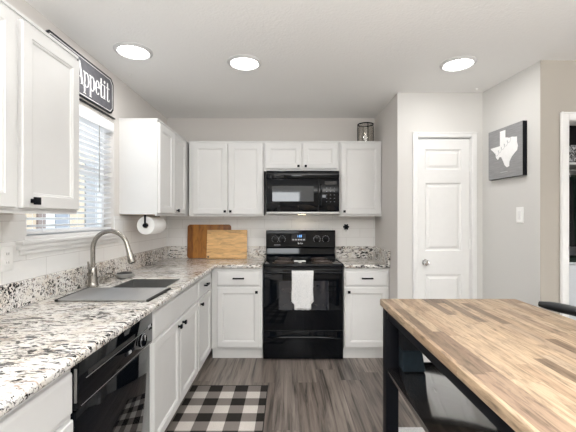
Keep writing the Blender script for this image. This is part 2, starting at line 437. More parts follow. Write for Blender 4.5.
def casing(name, x0, x1, z, y, wd, mat='trim', depth=.1):
    bm = B()
    for (a0, a1, z0, z1) in ((x0-wd, x0, 0, z+wd), (x1, x1+wd, 0, z+wd), (x0, x1, z, z+wd)):
        box(bm, a0, a1, y-.016, y, z0, z1, .004)
        if a1-a0 < .2:
            box(bm, a0+.003, a0+.014, y-.022, y-.012, z0, z1, .003)
        else: box(bm, x0-wd, x1+wd, y-.022, y-.012, z1-.014, z1-.003, .003)
    # jamb
    for a in ((x0-.001, x0+.003, 0, z), (x1-.003, x1+.001, 0, z)): box(bm, a[0], a[1], y, y+depth, a[2], a[3])
    box(bm, x0, x1, y, y+depth, z-.004, z)
    return struct(name, bm, mat, smooth=True)
casing('trim_3', DX0, DX1, 2.078, PY, .047)
casing('trim_4', OX0, OX1, OZ, HY-.001, .058, depth=.121)

# window in the left wall
wroot = B()
fx0, fx1 = WX-.115, WX-.075
for a in ((fx0, fx1, wy0, wy0+.035, wz0, wz1), (fx0, fx1, wy1-.035, wy1, wz0, wz1), (fx0, fx1, wy0, wy1, wz0, wz0+.035), (fx0, fx1, wy0, wy1, wz1-.035, wz1),
          (fx0, fx1, wy0+.035, wy1-.035, 1.665, 1.70)): box(wroot, *a, .003)
win = struct('window_1', wroot, 'vinyl')
bm = B(); box(bm, WX-.098, WX-.094, wy0+.03, wy1-.03, wz0+.03, wz1-.03); obj('glass_pane', bm, 'glass', win)
bm = B()
box(bm, WX-.075, WX-.001, wy0, wy1, wz0-.001, wz0+.004)
box(bm, WX-.001, WX+.045, wy0-.075, wy1+.06, wz0-.036, wz0-.016, .005)
box(bm, WX-.001, WX+.012, wy0-.02, wy1+.02, wz0-.018, wz0+.002, .002)
box(bm, WX-.001, WX+.034, wy0-.070, wy1+.055, wz0-.062, wz0-.035, .005)
box(bm, WX+.0075, WX+.022, wy0-.055, wy1+.045, wz0-.088, wz0-.061, .004)
struct('trim_5', bm, 'trim', smooth=True)

# window blind
bl = thing('window_blind', (WX-.035, (wy0+wy1)/2, wz0+.01), 'white horizontal slat blind hanging in the window over the sink', 'blind')
bx('valance', (WX-.012, WX+.004, wy0+.004, wy1-.004, 2.022, 2.096), 'slat', bl, .003)
bx('bottom_rail', (WX-.062, WX-.012, wy0+.012, wy1-.012, wz0+.012, wz0+.030), 'slat', bl, .004)
sl0 = None; ns = 19; zb, zt = wz0+.055, 2.02
for i in range(ns):
    z = zb + (zt-zb)*i/(ns-1)
    if sl0 is None:
        bm = B(); b = B(); box(b, -.025, .025, wy0+.012, wy1-.012, -.0016, .0016, .001)
        merge(bm, b, Matrix.Translation((WX-.037, 0, z)) @ Matrix.Rotation(math.radians(-14), 4, 'Y'))
        sl0 = obj('slat', bm, 'slat', bl); z00 = z
    else:
        s = sl0.copy(); C.objects.link(s); s.location.z = z-z00
for y in (wy0+.14, (wy0+wy1)/2, wy1-.14):
    bm = B()
    for x in (WX-.010, WX-.066): tube(bm, [(x, y, wz0+.02), (x, y, 2.03)], .0012, 6)
    obj('ladder_cord', bm, 'slat', bl)
bm = B(); tube(bm, [(WX-.004, wy1-.20, 1.55), (WX-.004, wy1-.20, 2.03)], .004, 8); obj('tilt_wand', bm, 'dull_metal', bl)

# outdoors
ho = thing('neighbour_house', (-4.6, 8, 0), 'cream stucco house with shuttered and blue windows seen through the blind', 'house')
bx('wall', (-5.6, -4.6, 4.6, 14, 0, 2.9), 'cream', ho)
for (a, b, z0, z1, m, n) in ((6.42, 6.62, .9, 2.1, 'brown_shutter', 'shutter'), (6.62, 6.88, .9, 2.1, 'trim', 'window'), (6.9, 7.35, .8, 2.3, 'blue_glass', 'window'), (7.95, 8.45, .2, 2.7, 'grey_stone', 'garage_door')):
    bx(n, (-4.62, -4.56, a, b, z0, z1), m, ho)
gb = B(); box(gb, -30, WX-.13, -5, 30, -.1, 0); g_ = struct('ground_outside', gb, 'concrete')

# ------------------------------------------------------------------ cabinet parts
DP = [(0, .016), (.003, .020), (.050, .020), (.053, .0165), (.059, .0155), (.063, .010), (.066, .0095)]
FP = [(0, .012), (.005, .018), (.012, .020)]
def frame_for(face, a, b, z):
    """face 'L': left run looking +X at plane x=face value; 'B': back run looking -Y"""
    pass
def front(name, kind, run, plane, a0, a1, z0, z1, parent, hw=None):
    bm = B()
    if run == 'B': P, U, N = (a0, plane, z0), (1, 0, 0), (0, -1, 0)
    else: P, U, N = (plane, a0, z0), (0, 1, 0), (1, 0, 0)
    panel(bm, P, U, (0, 0, 1), N, a1-a0, z1-z0, DP if kind == 'door' else FP)
    return obj(name, bm, 'cab', parent)
def knob(run, plane, a, z, parent, s=1.0):
    bm = B(); r = .015*s
    def tr(da, db, z0, z1, n0, n1):
        if run == 'B': box(bm, a+da, a+db, plane-n1, plane-n0, z0, z1, .002)
        else: box(bm, plane+n0, plane+n1, a+da, a+db, z0, z1, .002)
    tr(-.006, .006, z-.006, z+.006, 0, .016); tr(-.009, .009, z-.009, z+.009, 0, .004); tr(-r, r, z-r, z+r, .016, .028)
    return obj('knob', bm, 'black', parent, True)
def pull(run, plane, a, z, parent, L=.055):
    bm = B()
    def tr(da, db, z0, z1, n0, n1):
        if run == 'B': box(bm, a+da, a+db, plane-n1, plane-n0, z0, z1, .002)
        else: box(bm, plane+n0, plane+n1, a+da, a+db, z0, z1, .002)
    tr(-L, L, z-.007, z+.007, .020, .030); tr(-L+.004, -L+.016, z-.006, z+.006, 0, .022); tr(L-.016, L-.004, z-.006, z+.006, 0, .022)
    return obj('pull', bm, 'black', parent, True)

# upper cabinets ---------------------------------------------------
UZ0, UZ1 = 1.378, 2.146
def upper(name, run, a0, a1, back, frontp, doors, label, group='white wall cabinets', z0=UZ0, z1=UZ1, knobs=(), ext=None):
    """doors: list of (d0, d1); knobs: matching a-position or None"""
    if run == 'B': r = thing(name, ((a0+a1)/2, back, z0), label, 'cabinet', group)
    else: r = thing(name, (back, (a0+a1)/2, z0), label, 'cabinet', group)
    bm = B()
    if run == 'B': box(bm, a0, a1, frontp, back-.001, z0+.012, z1)
    else: box(bm, back+.001, frontp, a0, a1, z0+.012, z1)
    # face frame lip hangs below the bottom panel
    if run == 'B': box(bm, a0, a1, frontp-.0, frontp+.018, z0, z0+.013); box(bm, a0-.0, a1+.0, frontp-.008, frontp+.02, z1, z1+.012)
    else: box(bm, frontp-.018, frontp, a0, a1, z0, z0+.013); box(bm, back+.001, frontp+.008, a0-.004, a1, z1, z1+.012)
    obj('body', bm, 'cab', r)
    bm = B()
    if run == 'B': box(bm, a0+.01, a1-.01, frontp+.019, back-.002, z0+.009, z0+.0119)
    else: box(bm, back+.002, frontp-.019, a0+.01, a1-.01, z0+.009, z0+.0119)
    obj('bottom_panel', bm, 'cab_in', r)
    for i, (p, q) in enumerate(doors):
        d = front('door', 'door', run, frontp, p, q, z0+.022, z1-.018, r)
        if knobs[i] is not None: knob(run, frontp+(-.02 if run == 'B' else .02), knobs[i], z0+.022+.028 if z1-z0 > .5 else z0+.022+.025, d, 1.0 if run == 'L' else .8)
    return r
upper('wall_cabinet', 'L', .93, 1.732, WX, -1.04, [(.945, 1.318), (1.351, 1.722)], 'large white two door wall cabinet nearest the camera, left of the window', knobs=(None, 1.400))
upper('wall_cabinet', 'L', 2.804, WY-.002, WX, -1.04, [(2.815, 3.155), (3.165, 3.545)], 'white wall cabinet past the window with the paper towel roll under it', knobs=(None, 3.235))
UF = 3.640; XA0 = -1.018
upper('wall_cabinet', 'B', XA0, -.243, WY, UF, [(-.975, -.617), (-.606, -.254)], 'white two door wall cabinet above the wooden cutting boards', knobs=(-.640, -.583))
upper('wall_cabinet', 'B', -.240, .540, WY, UF, [(-.225, .146), (.165, .520)], 'short white two door wall cabinet above the black microwave', z0=1.848, knobs=(.118, .193))
upper('wall_cabinet', 'B', .545, PX-.002, WY, UF, [(.560, .972)], 'white single door wall cabinet right of the microwave with a jar on top', knobs=(.592,))

# base cabinets ----------------------------------------------------
BX = -.727; BYF = 3.363; CT = .880
def base(run, a0, a1, frontp, label, drawers, doors, knobs, pulls, back, toe=.075, hollow=False, group='white base cabinets'):
    r = thing('base_cabinet', ((a0+a1)/2, back, 0) if run == 'B' else (back, (a0+a1)/2, 0), label, 'cabinet', group)
    bm = B()
    if run == 'B': box(bm, a0, a1, frontp, back-.002, .105, CT)
    elif hollow:   # open topped shell that leaves room for the sink bowl
        for a in ((frontp-.02, frontp, a0, a1, .105, CT), (back+.002, back+.014, a0, a1, .105, CT), (back+.014, frontp-.02, a0, a0+.018, .105, CT),
                  (back+.014, frontp-.02, a1-.018, a1, .105, CT), (back+.014, frontp-.02, a0+.018, a1-.018, .105, .123)): box(bm, *a)
    else: box(bm, back+.002, frontp, a0, a1, .105, CT)
    obj('body', bm, 'cab', r)
    bm = B()
    if run == 'B': box(bm, a0, a1, frontp+.038, frontp+.053, 0, .105)
    else: box(bm, frontp-toe+.0, frontp-toe+.015, a0, a1, 0, .105)
    obj('toe_kick', bm, 'cab', r)
    fp = frontp+(-.02 if run == 'B' else .02)
    for i, (p, q) in enumerate(drawers):
        d = front('drawer' , 'drawer', run, frontp, p, q, .712, .848, r)
        if pulls[i] is not None: pull(run, fp, pulls[i], .785, d)
    for i, (p, q) in enumerate(doors):
        d = front('door', 'door', run, frontp, p, q, .125, .692, r)
        if knobs[i] is not None: knob(run, fp, knobs[i], .655, d, .85)
    return r
base('L', .30, 1.175, BX, 'white base cabinet nearest the camera, beside the dishwasher', [(.315, 1.160)], [(.315, .733), (.743, 1.160)], (None, None), (None,), WX)
base('L', 1.848, 2.796, BX, 'long white sink base cabinet with a plain false drawer front and two doors', [(1.865, 2.785)], [(1.865, 2.322), (2.332, 2.785)], (2.275, 2.372), (None,), WX, hollow=True)
base('L', 2.800, WY-.003, BX, 'white corner base cabinet with one small drawer over a narrow door, past the sink base', [(2.815, 3.255)], [(2.815, 3.255)], (2.862,), (3.03,), WX)
base('B', BX+.004, -.236, BYF, 'white base cabinet left of the black stove with one drawer', [(-.668, -.256)], [(-.668, -.256)], (-.290,), (-.462,), WY)
base('B', .546, PX-.003, BYF, 'white base cabinet right of the black stove beside the pantry wall', [(.556, .968)], [(.556, .968)], (.590,), (.765,), WY)

# countertops --------------------------------------------------------
HX0, HX1, HY0, HY1 = -1.135, -.785, 1.905, 2.575   # sink hole
def slab(name, xs, ys, keep, label):
    bm = B(); vs = {}
    for i in range(len(xs)-1):
        for j in range(len(ys)-1):
            if not keep((xs[i]+xs[i+1])/2, (ys[j]+ys[j+1])/2): continue
            f = []
            for p in ((i, j), (i+1, j), (i+1, j+1), (i, j+1)):
                if p not in vs: vs[p] = bm.verts.new((xs[p[0]], ys[p[1]], CT+.0005))
                f.append(vs[p])
            bm.faces.new(f)
    r = bmesh.ops.extrude_face_region(bm, geom=bm.faces[:])
    bmesh.ops.translate(bm, vec=(0, 0, .034), verts=[v for v in r['geom'] if isinstance(v, bmesh.types.BMVert)])
    bmesh.ops.recalc_face_normals(bm, faces=bm.faces[:])
    o = obj(name, bm, 'granite'); m = o.modifiers.new('bevel', 'BEVEL'); m.width = .012; m.segments = 4; m.limit_method = 'ANGLE'
    for p in o.data.polygons: p.use_smooth = True
    o.data.set_sharp_from_angle(angle=math.radians(40))
    return tag(o, label, 'countertop')
EX = -.680; EY = 3.325
ct = slab('countertop', [WX+.001, HX0, HX1, EX, -.2335], [.28, HY0, HY1, EY, WY-.001],
    lambda x, y: (x < EX or y > EY) and not (HX0 < x < HX1 and HY0 < y < HY1), 'long speckled granite L shaped countertop along the window wall, holding the sink')
bm = B(); box(bm, WX+.001, WX+.024, .28, WY-.002, CT+.035, 1.045, .003); box(bm, WX+.024, -.2335, WY-.024, WY-.001, CT+.035, 1.045, .003)
obj('backsplash', bm, 'granite', ct)
ct2 = slab('countertop', [.5445, PX-.001], [EY, WY-.001], lambda x, y: True, 'short speckled granite countertop right of the black stove')
bm = B(); box(bm, .5445, PX-.002, WY-.024, WY-.001, CT+.035, 1.045, .003); box(bm, PX-.024, PX-.001, EY, WY-.024, CT+.035, 1.045, .003)
obj('backsplash', bm, 'granite', ct2)

# sink -----------------------------------------------------------------
sk = thing('sink', ((HX0+HX1)/2, (HY0+HY1)/2, .70), 'rectangular stainless steel undermount sink in the granite countertop', 'sink')
bm = B(); t_ = .004
x0, x1, y0, y1 = HX0-.008, HX1+.008, HY0-.008, HY1+.008; zt_, zb_ = CT-.001, .70
r1 = [(x0-.02, y0-.02, zt_), (x1+.02, y0-.02, zt_), (x1+.02, y1+.02, zt_), (x0-.02, y1+.02, zt_)]
def ring(k, z): return [(x0+k, y0+k, z), (x1-k, y0+k, z), (x1-k, y1-k, z), (x0+k, y1-k, z)]
rs = [ring(.0095, .9125), ring(.0125, .911), ring(.015, .74), ring(.024, .712), ring(.05, .704)]
vv = [[bm.verts.new(p) for p in r] for r in rs]
for a, b in zip(vv, vv[1:]):
    for i in range(4): j = (i+1) % 4; bm.faces.new((a[i], a[j], b[j], b[i]))
bm.faces.new(vv[-1])
obj('basin', bm, 'steel', sk, True)
bm = B(); lathe(bm, [(0, .004), (.03, .003), (.042, .006), (.045, .001)], ((HX0+HX1)/2, (HY0+HY1)/2, .7045), 24)
obj('drain', bm, 'chrome', sk, True)
# roll up drying rack
rk = thing('drying_rack', (-1.0, 2.06, .916), 'roll up steel drying rack with black ends over the near half of the sink', 'rack')
def rodpt(k):  # strips slightly skewed
    return 1.905 + .345*k
for (xa, xb) in ((-1.222, -1.238), (-.738, -.728)):
    bm = B(); b = B(); box(b, -.008, .008, -.165, .165, 0, .013, .003)
    merge(bm, b, Matrix.Translation(((xa+xb)/2, 2.015, .916)) @ Matrix.Rotation((xa-xb)/.35, 4, 'Z')); obj('end_strip', bm, 'rubber', rk, True)
rod0 = None; nr = 26
for i in range(nr):
    y = 1.86 + .31*i/(nr-1)
    if rod0 is None:
        bm = B(); tube(bm, [(-1.226, y, .9235), (-.736, y, .9235)], .0048, 8); rod0 = obj('rod', bm, 'steel', rk, True); yy = y
    else: s = rod0.copy(); C.objects.link(s); s.location.y = y-yy
# faucet
fx, fy = -1.262, 2.275
fa = thing('faucet', (fx, fy, .915), 'tall brushed nickel gooseneck faucet behind the sink', 'faucet')
bm = B(); lathe(bm, [(.036, 0), (.036, .006), (.031, .012), (.028, .03), (.026, .075), (.024, .12), (.019, .128), (.0, .128)], (fx, fy, .915), 28); obj('base', bm, 'nickel', fa, True)
bm = B(); R = .118; top = .915+.36-R
pts = [(fx, fy, 1.03), (fx, fy, 1.10), (fx, fy, top)]
for i in range(1, 17):
    a = PI - PI*.93*i/16; pts.append((fx+R+R*math.cos(a), fy-.02*i/16, top+R*math.sin(a)))
tube(bm, pts, .0145, 16); obj('neck', bm, 'nickel', fa, True)
e = Vector(pts[-1]); d = (Vector(pts[-1])-Vector(pts[-2])).normalized()
bm = B(); tube(bm, [e-d*.005, e+d*.02, e+d*.055, e+d*.105, e+d*.115], [.0155, .016, .019, .0235, .021], 18); obj('spray_head', bm, 'nickel', fa, True)
bm = B(); tube(bm, [e+d*.112, e+d*.119], [.0205, .018], 18); obj('spray_nozzle', bm, 'rubber', fa, True)
bm = B(); tube(bm, [(fx, fy-.02, 1.0), (fx, fy-.045, 1.0)], .014, 14); tube(bm, [(fx, fy-.04, 1.0), (fx+.01, fy-.06, 1.03), (fx+.012, fy-.075, 1.085)], [.008, .007, .006], 10)
obj('lever_handle', bm, 'nickel', fa, True)
# scrub items
sp_ = thing('sink_strainer', (-1.215, 2.62, .915), 'dark oval metal strainer with a curved handle lying behind the faucet', 'strainer')
bm = B(); lathe(bm, [(.045, 0), (.06, .006), (.066, .022), (.071, .030), (.066, .033), (.055, .028), (.0, .030)], (-1.215, 2.62, .915), 28); obj('bowl', bm, 'dull_metal', sp_, True)
bm = B(); lathe(bm, [(.055, 0), (.052, .006), (.018, .014), (.0, .016)], (-1.215, 2.62, .944), 28); obj('scrub_pad', bm, 'rubber', sp_, True)
bm = B(); tube(bm, [(-1.255, 2.57, .935), (-1.28, 2.54, .958), (-1.285, 2.50, .962), (-1.275, 2.465, .945), (-1.27, 2.455, .921)], .005, 10); obj('handle', bm, 'nickel', sp_, True)
cu = thing('glass_cup', (-1.262, 2.405, .915), 'tiny clear glass cup standing between the faucet and the strainer', 'cup')
bm = B(); lathe(bm, [(.0, .003), (.022, .003), (.025, .05), (.027, .05), (.024, 0), (.0, 0)], (-1.262, 2.405, .915), 24); obj('body', bm, 'jar_glass', cu, True)
bm = B(); tube(bm, [(-1.262+.026*math.cos(2*PI*i/24), 2.405+.026*math.sin(2*PI*i/24), .965) for i in range(24)], .002, 6, True); obj('rim', bm, 'dull_metal', cu, True)

# dishwasher ---------------------------------------------------------------
dw = thing('dishwasher', (-1.0, 1.5, 0), 'glossy black built in dishwasher under the granite counter', 'dishwasher')
D0, D1 = 1.180, 1.842
bx('body', (WX+.03, BX-.002, D0, D1, .02, .872), 'black_side', dw)
bx('door', (BX-.002, BX+.020, D0+.008, D1-.008, .11, .700), 'gloss_black', dw, .004)
cp = bx('control_panel', (BX-.002, BX+.032, D0+.003, D1-.003, .706, .870), 'gloss_black', dw, .006)
bx('handle_recess', (BX+.030, BX+.0345, D0+.06, D1-.22, .806, .822), 'rubber', cp)
bm = B(); box(bm, BX+.032, BX+.0335, D0+.05, D1-.03, .798, .8005); box(bm, BX+.032, BX+.0335, D0+.02, D1-.02, .716, .7175); obj('trim_line', bm, 'dull_metal', cp)
bm = B(); lathe(bm, [(.031, 0), (.031, .004), (.027, .012), (.0, .013)], (BX+.032, 1.71, .762), 28, 'X'); dl = obj('dial', bm, 'gloss_black', cp, True)
bm = B(); tube(bm, [(BX+.037, 1.71+.031*math.cos(2*PI*i/28), .762+.031*math.sin(2*PI*i/28)) for i in range(28)], .0012, 6, True); obj('dial_ring', bm, 'print_grey', dl)
bm = B(); box(bm, BX+.044, BX+.046, 1.7085, 1.7115, .762, .787); obj('pointer', bm, 'print_white', dl)
for k in range(3): bx('button', (BX+.031, BX+.0365, 1.53+.03*k, 1.552+.03*k, .752, .764), 'print_grey' if k == 1 else 'black', cp, .001)
bx('badge', (BX+.031, BX+.034, 1.775, 1.812, .812-.012, .812), 'print_grey', cp, .001)
bx('kick_plate', (BX-.075, BX-.06, D0, D1, 0, .105), 'black', dw)
bm = B(); box(bm, BX+.020, BX+.028, D0-.0015, D0+.004, .735, .85, .001); obj('side_bracket', bm, 'dull_metal', dw)

dw.location.x -= .011
# range ----------------------------------------------------------------------
RX0, RX1 = -.2275, .5395; RC = (RX0+RX1)/2
rg = thing('stove', (RC, 3.6, 0), 'black electric coil stove with a white towel over its oven handle', 'stove')
bx('body', (RX0+.003, RX1-.003, 3.372, 3.885, .02, .893), 'black_side', rg)
for x in (RX0+.05, RX1-.05):
    for y in (3.42, 3.84):
        bm = B(); lathe(bm, [(.018, 0), (.018, .006), (.010, .012), (.010, .022)], (x, y, 0), 12); obj('foot', bm, 'rubber', rg)
od = bx('oven_door', (RX0+.004, RX1-.004, 3.350, 3.374, .286, .868), 'gloss_black', rg, .005)
bm = B(); panel(bm, (-.080, 3.3505, .478), (1, 0, 0), (0, 0, 1), (0, -1, 0), .478, .282, [(0, .001), (.002, .0025), (.010, .002)]); obj('window', bm, 'dark_glass', od)
hd = B(); box(hd, RX0+.012, RX1-.012, 3.296, 3.316, .828, .852, .008, 3)
for x in (RX0+.03, RX1-.03): box(hd, x-.012, x+.012, 3.31, 3.352, .830, .850, .004)
obj('handle', hd, 'gloss_black', od, True)
dr = bx('drawer', (RX0+.004, RX1-.004, 3.342, 3.374, .014, .276), 'gloss_black', rg, .005)
bm = B(); pts = [(-.165, 3.352, .200), (-.145, 3.335, .205), (-.09, 3.325, .222), (.0, 3.322, .228), (.30, 3.322, .228), (.40, 3.325, .222), (.46, 3.335, .205), (.478, 3.352, .200)]
tube(bm, pts, .0085, 10); obj('handle', bm, 'gloss_black', dr, True)
bx('door_gap_rail', (RX0+.006, RX1-.006, 3.36, 3.374, .277, .285), 'rubber', rg)
ck = bx('cooktop', (RX0, RX1, 3.335, 3.80, .893, .917), 'gloss_black', rg, .007)
bm = B()
for a in ((RX0, RX1, 3.34, 3.352, .916, .922), (RX0, RX0+.012, 3.35, 3.79, .916, .922), (RX1-.012, RX1, 3.35, 3.79, .916, .922)): box(bm, *a, .003)
obj('cooktop_rim', bm, 'gloss_black', ck, True)
for (x, y, r) in ((-.035, 3.47, .098), (-.030, 3.705, .078), (.350, 3.47, .098), (.335, 3.705, .092)):
    bm = B(); lathe(bm, [(.0, .002), (r*.5, .003), (r*.9, .009), (r+.008, .011), (r+.012, .008), (r+.012, .004)], (x, y, .914), 36)
    dp = obj('drip_pan', bm, 'pan', ck, True)
    bm = B(); pts = []; turns = 4 if r > .08 else 3
    n = turns*28
    for i in range(n+1):
        f = i/n; rr = .018 + (r-.024)*f; a = 2*PI*turns*f; pts.append((x+rr*math.cos(a), y+rr*math.sin(a), .932))
    tube(bm, pts, .0052, 6)
    for a in (0, 2.1, 4.2): box(bm, x-.002, x+.002, y-.002, y+.002, .92, .93)
    obj('burner_coil', bm, 'coil', dp, True)
# backguard
bm = B(); ys = [(3.885, .90), (3.800, .90), (3.800, .945), (3.822, .965), (3.828, 1.028), (3.795, 1.045), (3.803, 1.212), (3.812, 1.226), (3.885, 1.228)]
poly(bm, ys, (-.2275, 0, 0), (0, 1, 0), (0, 0, 1), (1, 0, 0), .752); bg_ = obj('backguard', bm, 'gloss_black', rg, False)
def bgp(z): return 3.795 + (z-1.045)/(1.212-1.045)*.008
bm = B(); panel(bm, (-.215, bgp(1.062)-.000, 1.062), (1, 0, 0), (0, .031, .167), (0, -1, .186), .727, .80, [(0, .001)]) if False else None
bm = B(); z0_ = 1.062; box(bm, .048, .205, bgp(1.10)-.004, bgp(1.19)+.01, 1.108, 1.188, .002); pn = obj('clock_panel', bm, 'dark_glass', bg_)
bm = B()
def seg7(bm, ch, x, z, w_, h_, y, t=.0022):
    S = {'A': (0, w_, h_-t, h_), 'B': (w_-t, w_, h_/2, h_), 'C': (w_-t, w_, 0, h_/2), 'D': (0, w_, 0, t), 'E': (0, t, 0, h_/2), 'F': (0, t, h_/2, h_), 'G': (0, w_, h_/2-t/2, h_/2+t/2)}
    for s in {'1': 'BC', '2': 'ABGED', '0': 'ABCDEF', '5': 'AFGCD', '3': 'ABGCD', '9': 'ABCDFG'}[ch]:
        a = S[s]; box(bm, x+a[0], x+a[1], y-.001, y+.001, z+a[2], z+a[3])
for i, ch in enumerate('120'): seg7(bm, ch, .105+.019*i+(.004 if i > 0 else 0), 1.152, .012, .022, bgp(1.10)-.005)
obj('clock_digits', bm, 'led', pn)
for k in range(5): bx('button', (.058+.029*k, .078+.029*k, bgp(1.10)-.0065, bgp(1.10)-.003, 1.118, 1.132), 'print_grey', pn, .001)
for x in (-.128, -.052, .325, .420):
    z = 1.132; y = bgp(z)
    bm = B(); lathe(bm, [(.030, 0), (.030, -.006), (.022, -.010), (.020, -.024), (.0, -.026)], (x, y+.002, z), 24, 'Y'); box(bm, x-.004, x+.004, y-.031, y-.018, z-.019, z+.019, .002)
    kn = obj('control_knob', bm, 'gloss_black', bg_, True)
    bm = B()
    for i in range(11):
        a = -PI*.25 + i*PI*1.5/10; px, pz = x+.036*math.cos(a), z+.036*math.sin(a); yy_ = bgp(pz); box(bm, px-.0025, px+.0025, yy_-.0015, yy_+.001, pz-.0025, pz+.0025)
    obj('dial_marks', bm, 'print_grey', kn)
bm = B()
for i, ww in enumerate((.010, .004, .004, .005, .004, .005)): box(bm, .118+i*.0095, .118+i*.0095+ww*.8, bgp(1.082)-.0015, bgp(1.09)+.001, 1.078, 1.078+(.016 if i in (0, 3) else .011))
obj('logo', bm, 'print_white', bg_)
bm = B(); box(bm, -.14, -.07, bgp(1.067)-.0012, bgp(1.07), 1.066, 1.070); obj('small_print', bm, 'print_grey', bg_)

# oven towel
def towel():
    bm = B(); nx, path = 16, []
    xl, xr = .045, .247
    # path over the bar: back drop, over the top, front drop
    path = [(3.326, .70), (3.325, .76), (3.323, .82), (3.320, .850)] + [(3.306-.0+.015*math.cos(a), .849+.013*math.sin(a)) for a in (math.radians(d_) for d_ in (30, 70, 110, 150))] + [(3.290, .845)]
    for i in range(1, 15): path.append((3.288 - .003*math.sin(i*.5), .845-.345*i/14))
    rows = []
    for k, (y, z) in enumerate(path):
        row = []; dn = max(0, k-8)/14
        for i in range(nx+1):
            u = i/nx; nar = .0
            if dn > .80: nar = .022*min(1, (dn-.80)/.03)
            x = xl+nar+(xr-xl-2*nar)*u + .003*math.sin(dn*7+u*2)
            yy = y - (.006*math.sin(u*9+1)*dn + .004*math.sin(u*17)*dn) if k > 8 else y
            row.append(bm.verts.new((x, yy, z - .006*math.sin(u*PI)*(dn > .95))))
        rows.append(row)
    for a, b in zip(rows, rows[1:]):
        for i in range(nx): bm.faces.new((a[i], a[i+1], b[i+1], b[i]))
    o = obj('dish_towel', bm, 'towel', None, True, angle=80)
    m = o.modifiers.new('thick', 'SOLIDIFY'); m.thickness = .004; m.offset = 0
    return tag(o, 'white cotton dish towel hanging folded over the oven door handle', 'towel')
towel()
# spoon rest
bm = B(); P = (.128, 3.44, .923)
out = [(-.045, .058), (-.060, .030), (-.038, .036), (-.022, .030), (-.020, -.005), (-.012, -.045), (.012, -.045), (.020, -.005), (.022, .030), (.038, .036), (.060, .030), (.045, .058), (.020, .048), (-.020, .048)]
poly(bm, out, P, (1, 0, 0), (0, 1, 0), (0, 0, 1), .016)
o = obj('spoon_rest', bm, 'white_plastic', None, True); mm = o.modifiers.new('b', 'BEVEL'); mm.width = .005; mm.segments = 3
tag(o, 'small white horned spoon rest in the middle of the stove top', 'spoon rest')

# microwave ----------------------------------------------------------------------
mw = thing('microwave', (.157, 3.7, 1.40), 'black over the range microwave mounted under the short cabinet', 'microwave')
MX0, MX1, MF = -.212, .533, 3.565
bx('body', (MX0, MX1, MF+.03, WY-.01, 1.405, 1.842), 'black_side', mw)
bx('vent_strip', (MX0, MX1, MF, MF+.032, 1.762, 1.842), 'gloss_black', mw, .003)
md = bx('door', (MX0, .318, MF-.004, MF+.032, 1.425, 1.758), 'gloss_black', mw, .004)
bm = B(); panel(bm, (-.150, MF-.0035, 1.528), (1, 0, 0), (0, 0, 1), (0, -1, 0), .420, .158, [(0, .001), (.002, .002)]); obj('window', bm, 'grey_glass', md)
bm = B(); tube(bm, [(.345, MF-.004, 1.70), (.345, MF-.030, 1.685), (.345, MF-.034, 1.60), (.345, MF-.030, 1.49), (.345, MF-.004, 1.475)], .010, 12); obj('handle', bm, 'gloss_black', md, True)
mc = bx('control_panel', (.322, MX1, MF-.002, MF+.032, 1.425, 1.758), 'gloss_black', mw, .003)
bx('display', (.385, .505, MF-.004, MF, 1.70, 1.735), 'dark_glass', mc)
for r_ in range(5):
    for c_ in range(3):
        bm = B(); x = .395+.040*c_; z = 1.665-.035*r_
        box(bm, x+.002, x+.014, MF-.0035, MF, z-.003, z+.003, .001); obj('button', bm, 'key_grey', mc)
bx('vent_grille', (MX0+.003, MX1-.003, MF, MF+.03, 1.400, 1.423), 'dull_metal', mw, .002)
bm = B(); box(bm, MX0+.01, MX1-.01, MF+.03, WY-.02, 1.398, 1.406); ub = obj('underside', bm, 'dull_metal', mw)
bm = B(); box(bm, .12, .20, 3.74, 3.79, 1.3972, 1.399); obj('cooktop_lamp', bm, 'hood_lamp', ub)

# jar on cabinet
jr = thing('glass_jar', (.845, 3.765, UZ1+.0125), 'clear glass jar in a dark metal band frame on top of the right wall cabinet', 'jar')
J = (.845, 3.765, UZ1+.0125)
bm = B(); lathe(bm, [(.0, .004), (.076, .004), (.080, .02), (.080, .17), (.068, .19), (.068, .198), (.064, .198), (.064, .188), (.076, .168), (.076, .022), (.0, .008)], J, 36); obj('body', bm, 'jar_glass', jr, True)
bm = B(); tube(bm, [(J[0]+.080*math.cos(2*PI*i/36), J[1]+.080*math.sin(2*PI*i/36), J[2]+.206) for i in range(36)], .0075, 8, True)
obj('rim', bm, 'black', jr, True)
bm = B()
for z in (.010,): tube(bm, [(J[0]+.085*math.cos(2*PI*i/36), J[1]+.085*math.sin(2*PI*i/36), J[2]+z) for i in range(36)], .003, 6, True)
for k in range(4):
    a = PI/4*0 + k*PI/2 + .08; cx, sy = math.cos(a), math.sin(a)
    tube(bm, [(J[0]+.085*cx, J[1]+.085*sy, J[2]+.008), (J[0]+.086*cx, J[1]+.086*sy, J[2]+.16), (J[0]+.082*cx, J[1]+.082*sy, J[2]+.203)], .004, 8)
obj('band_frame', bm, 'black', jr, True)

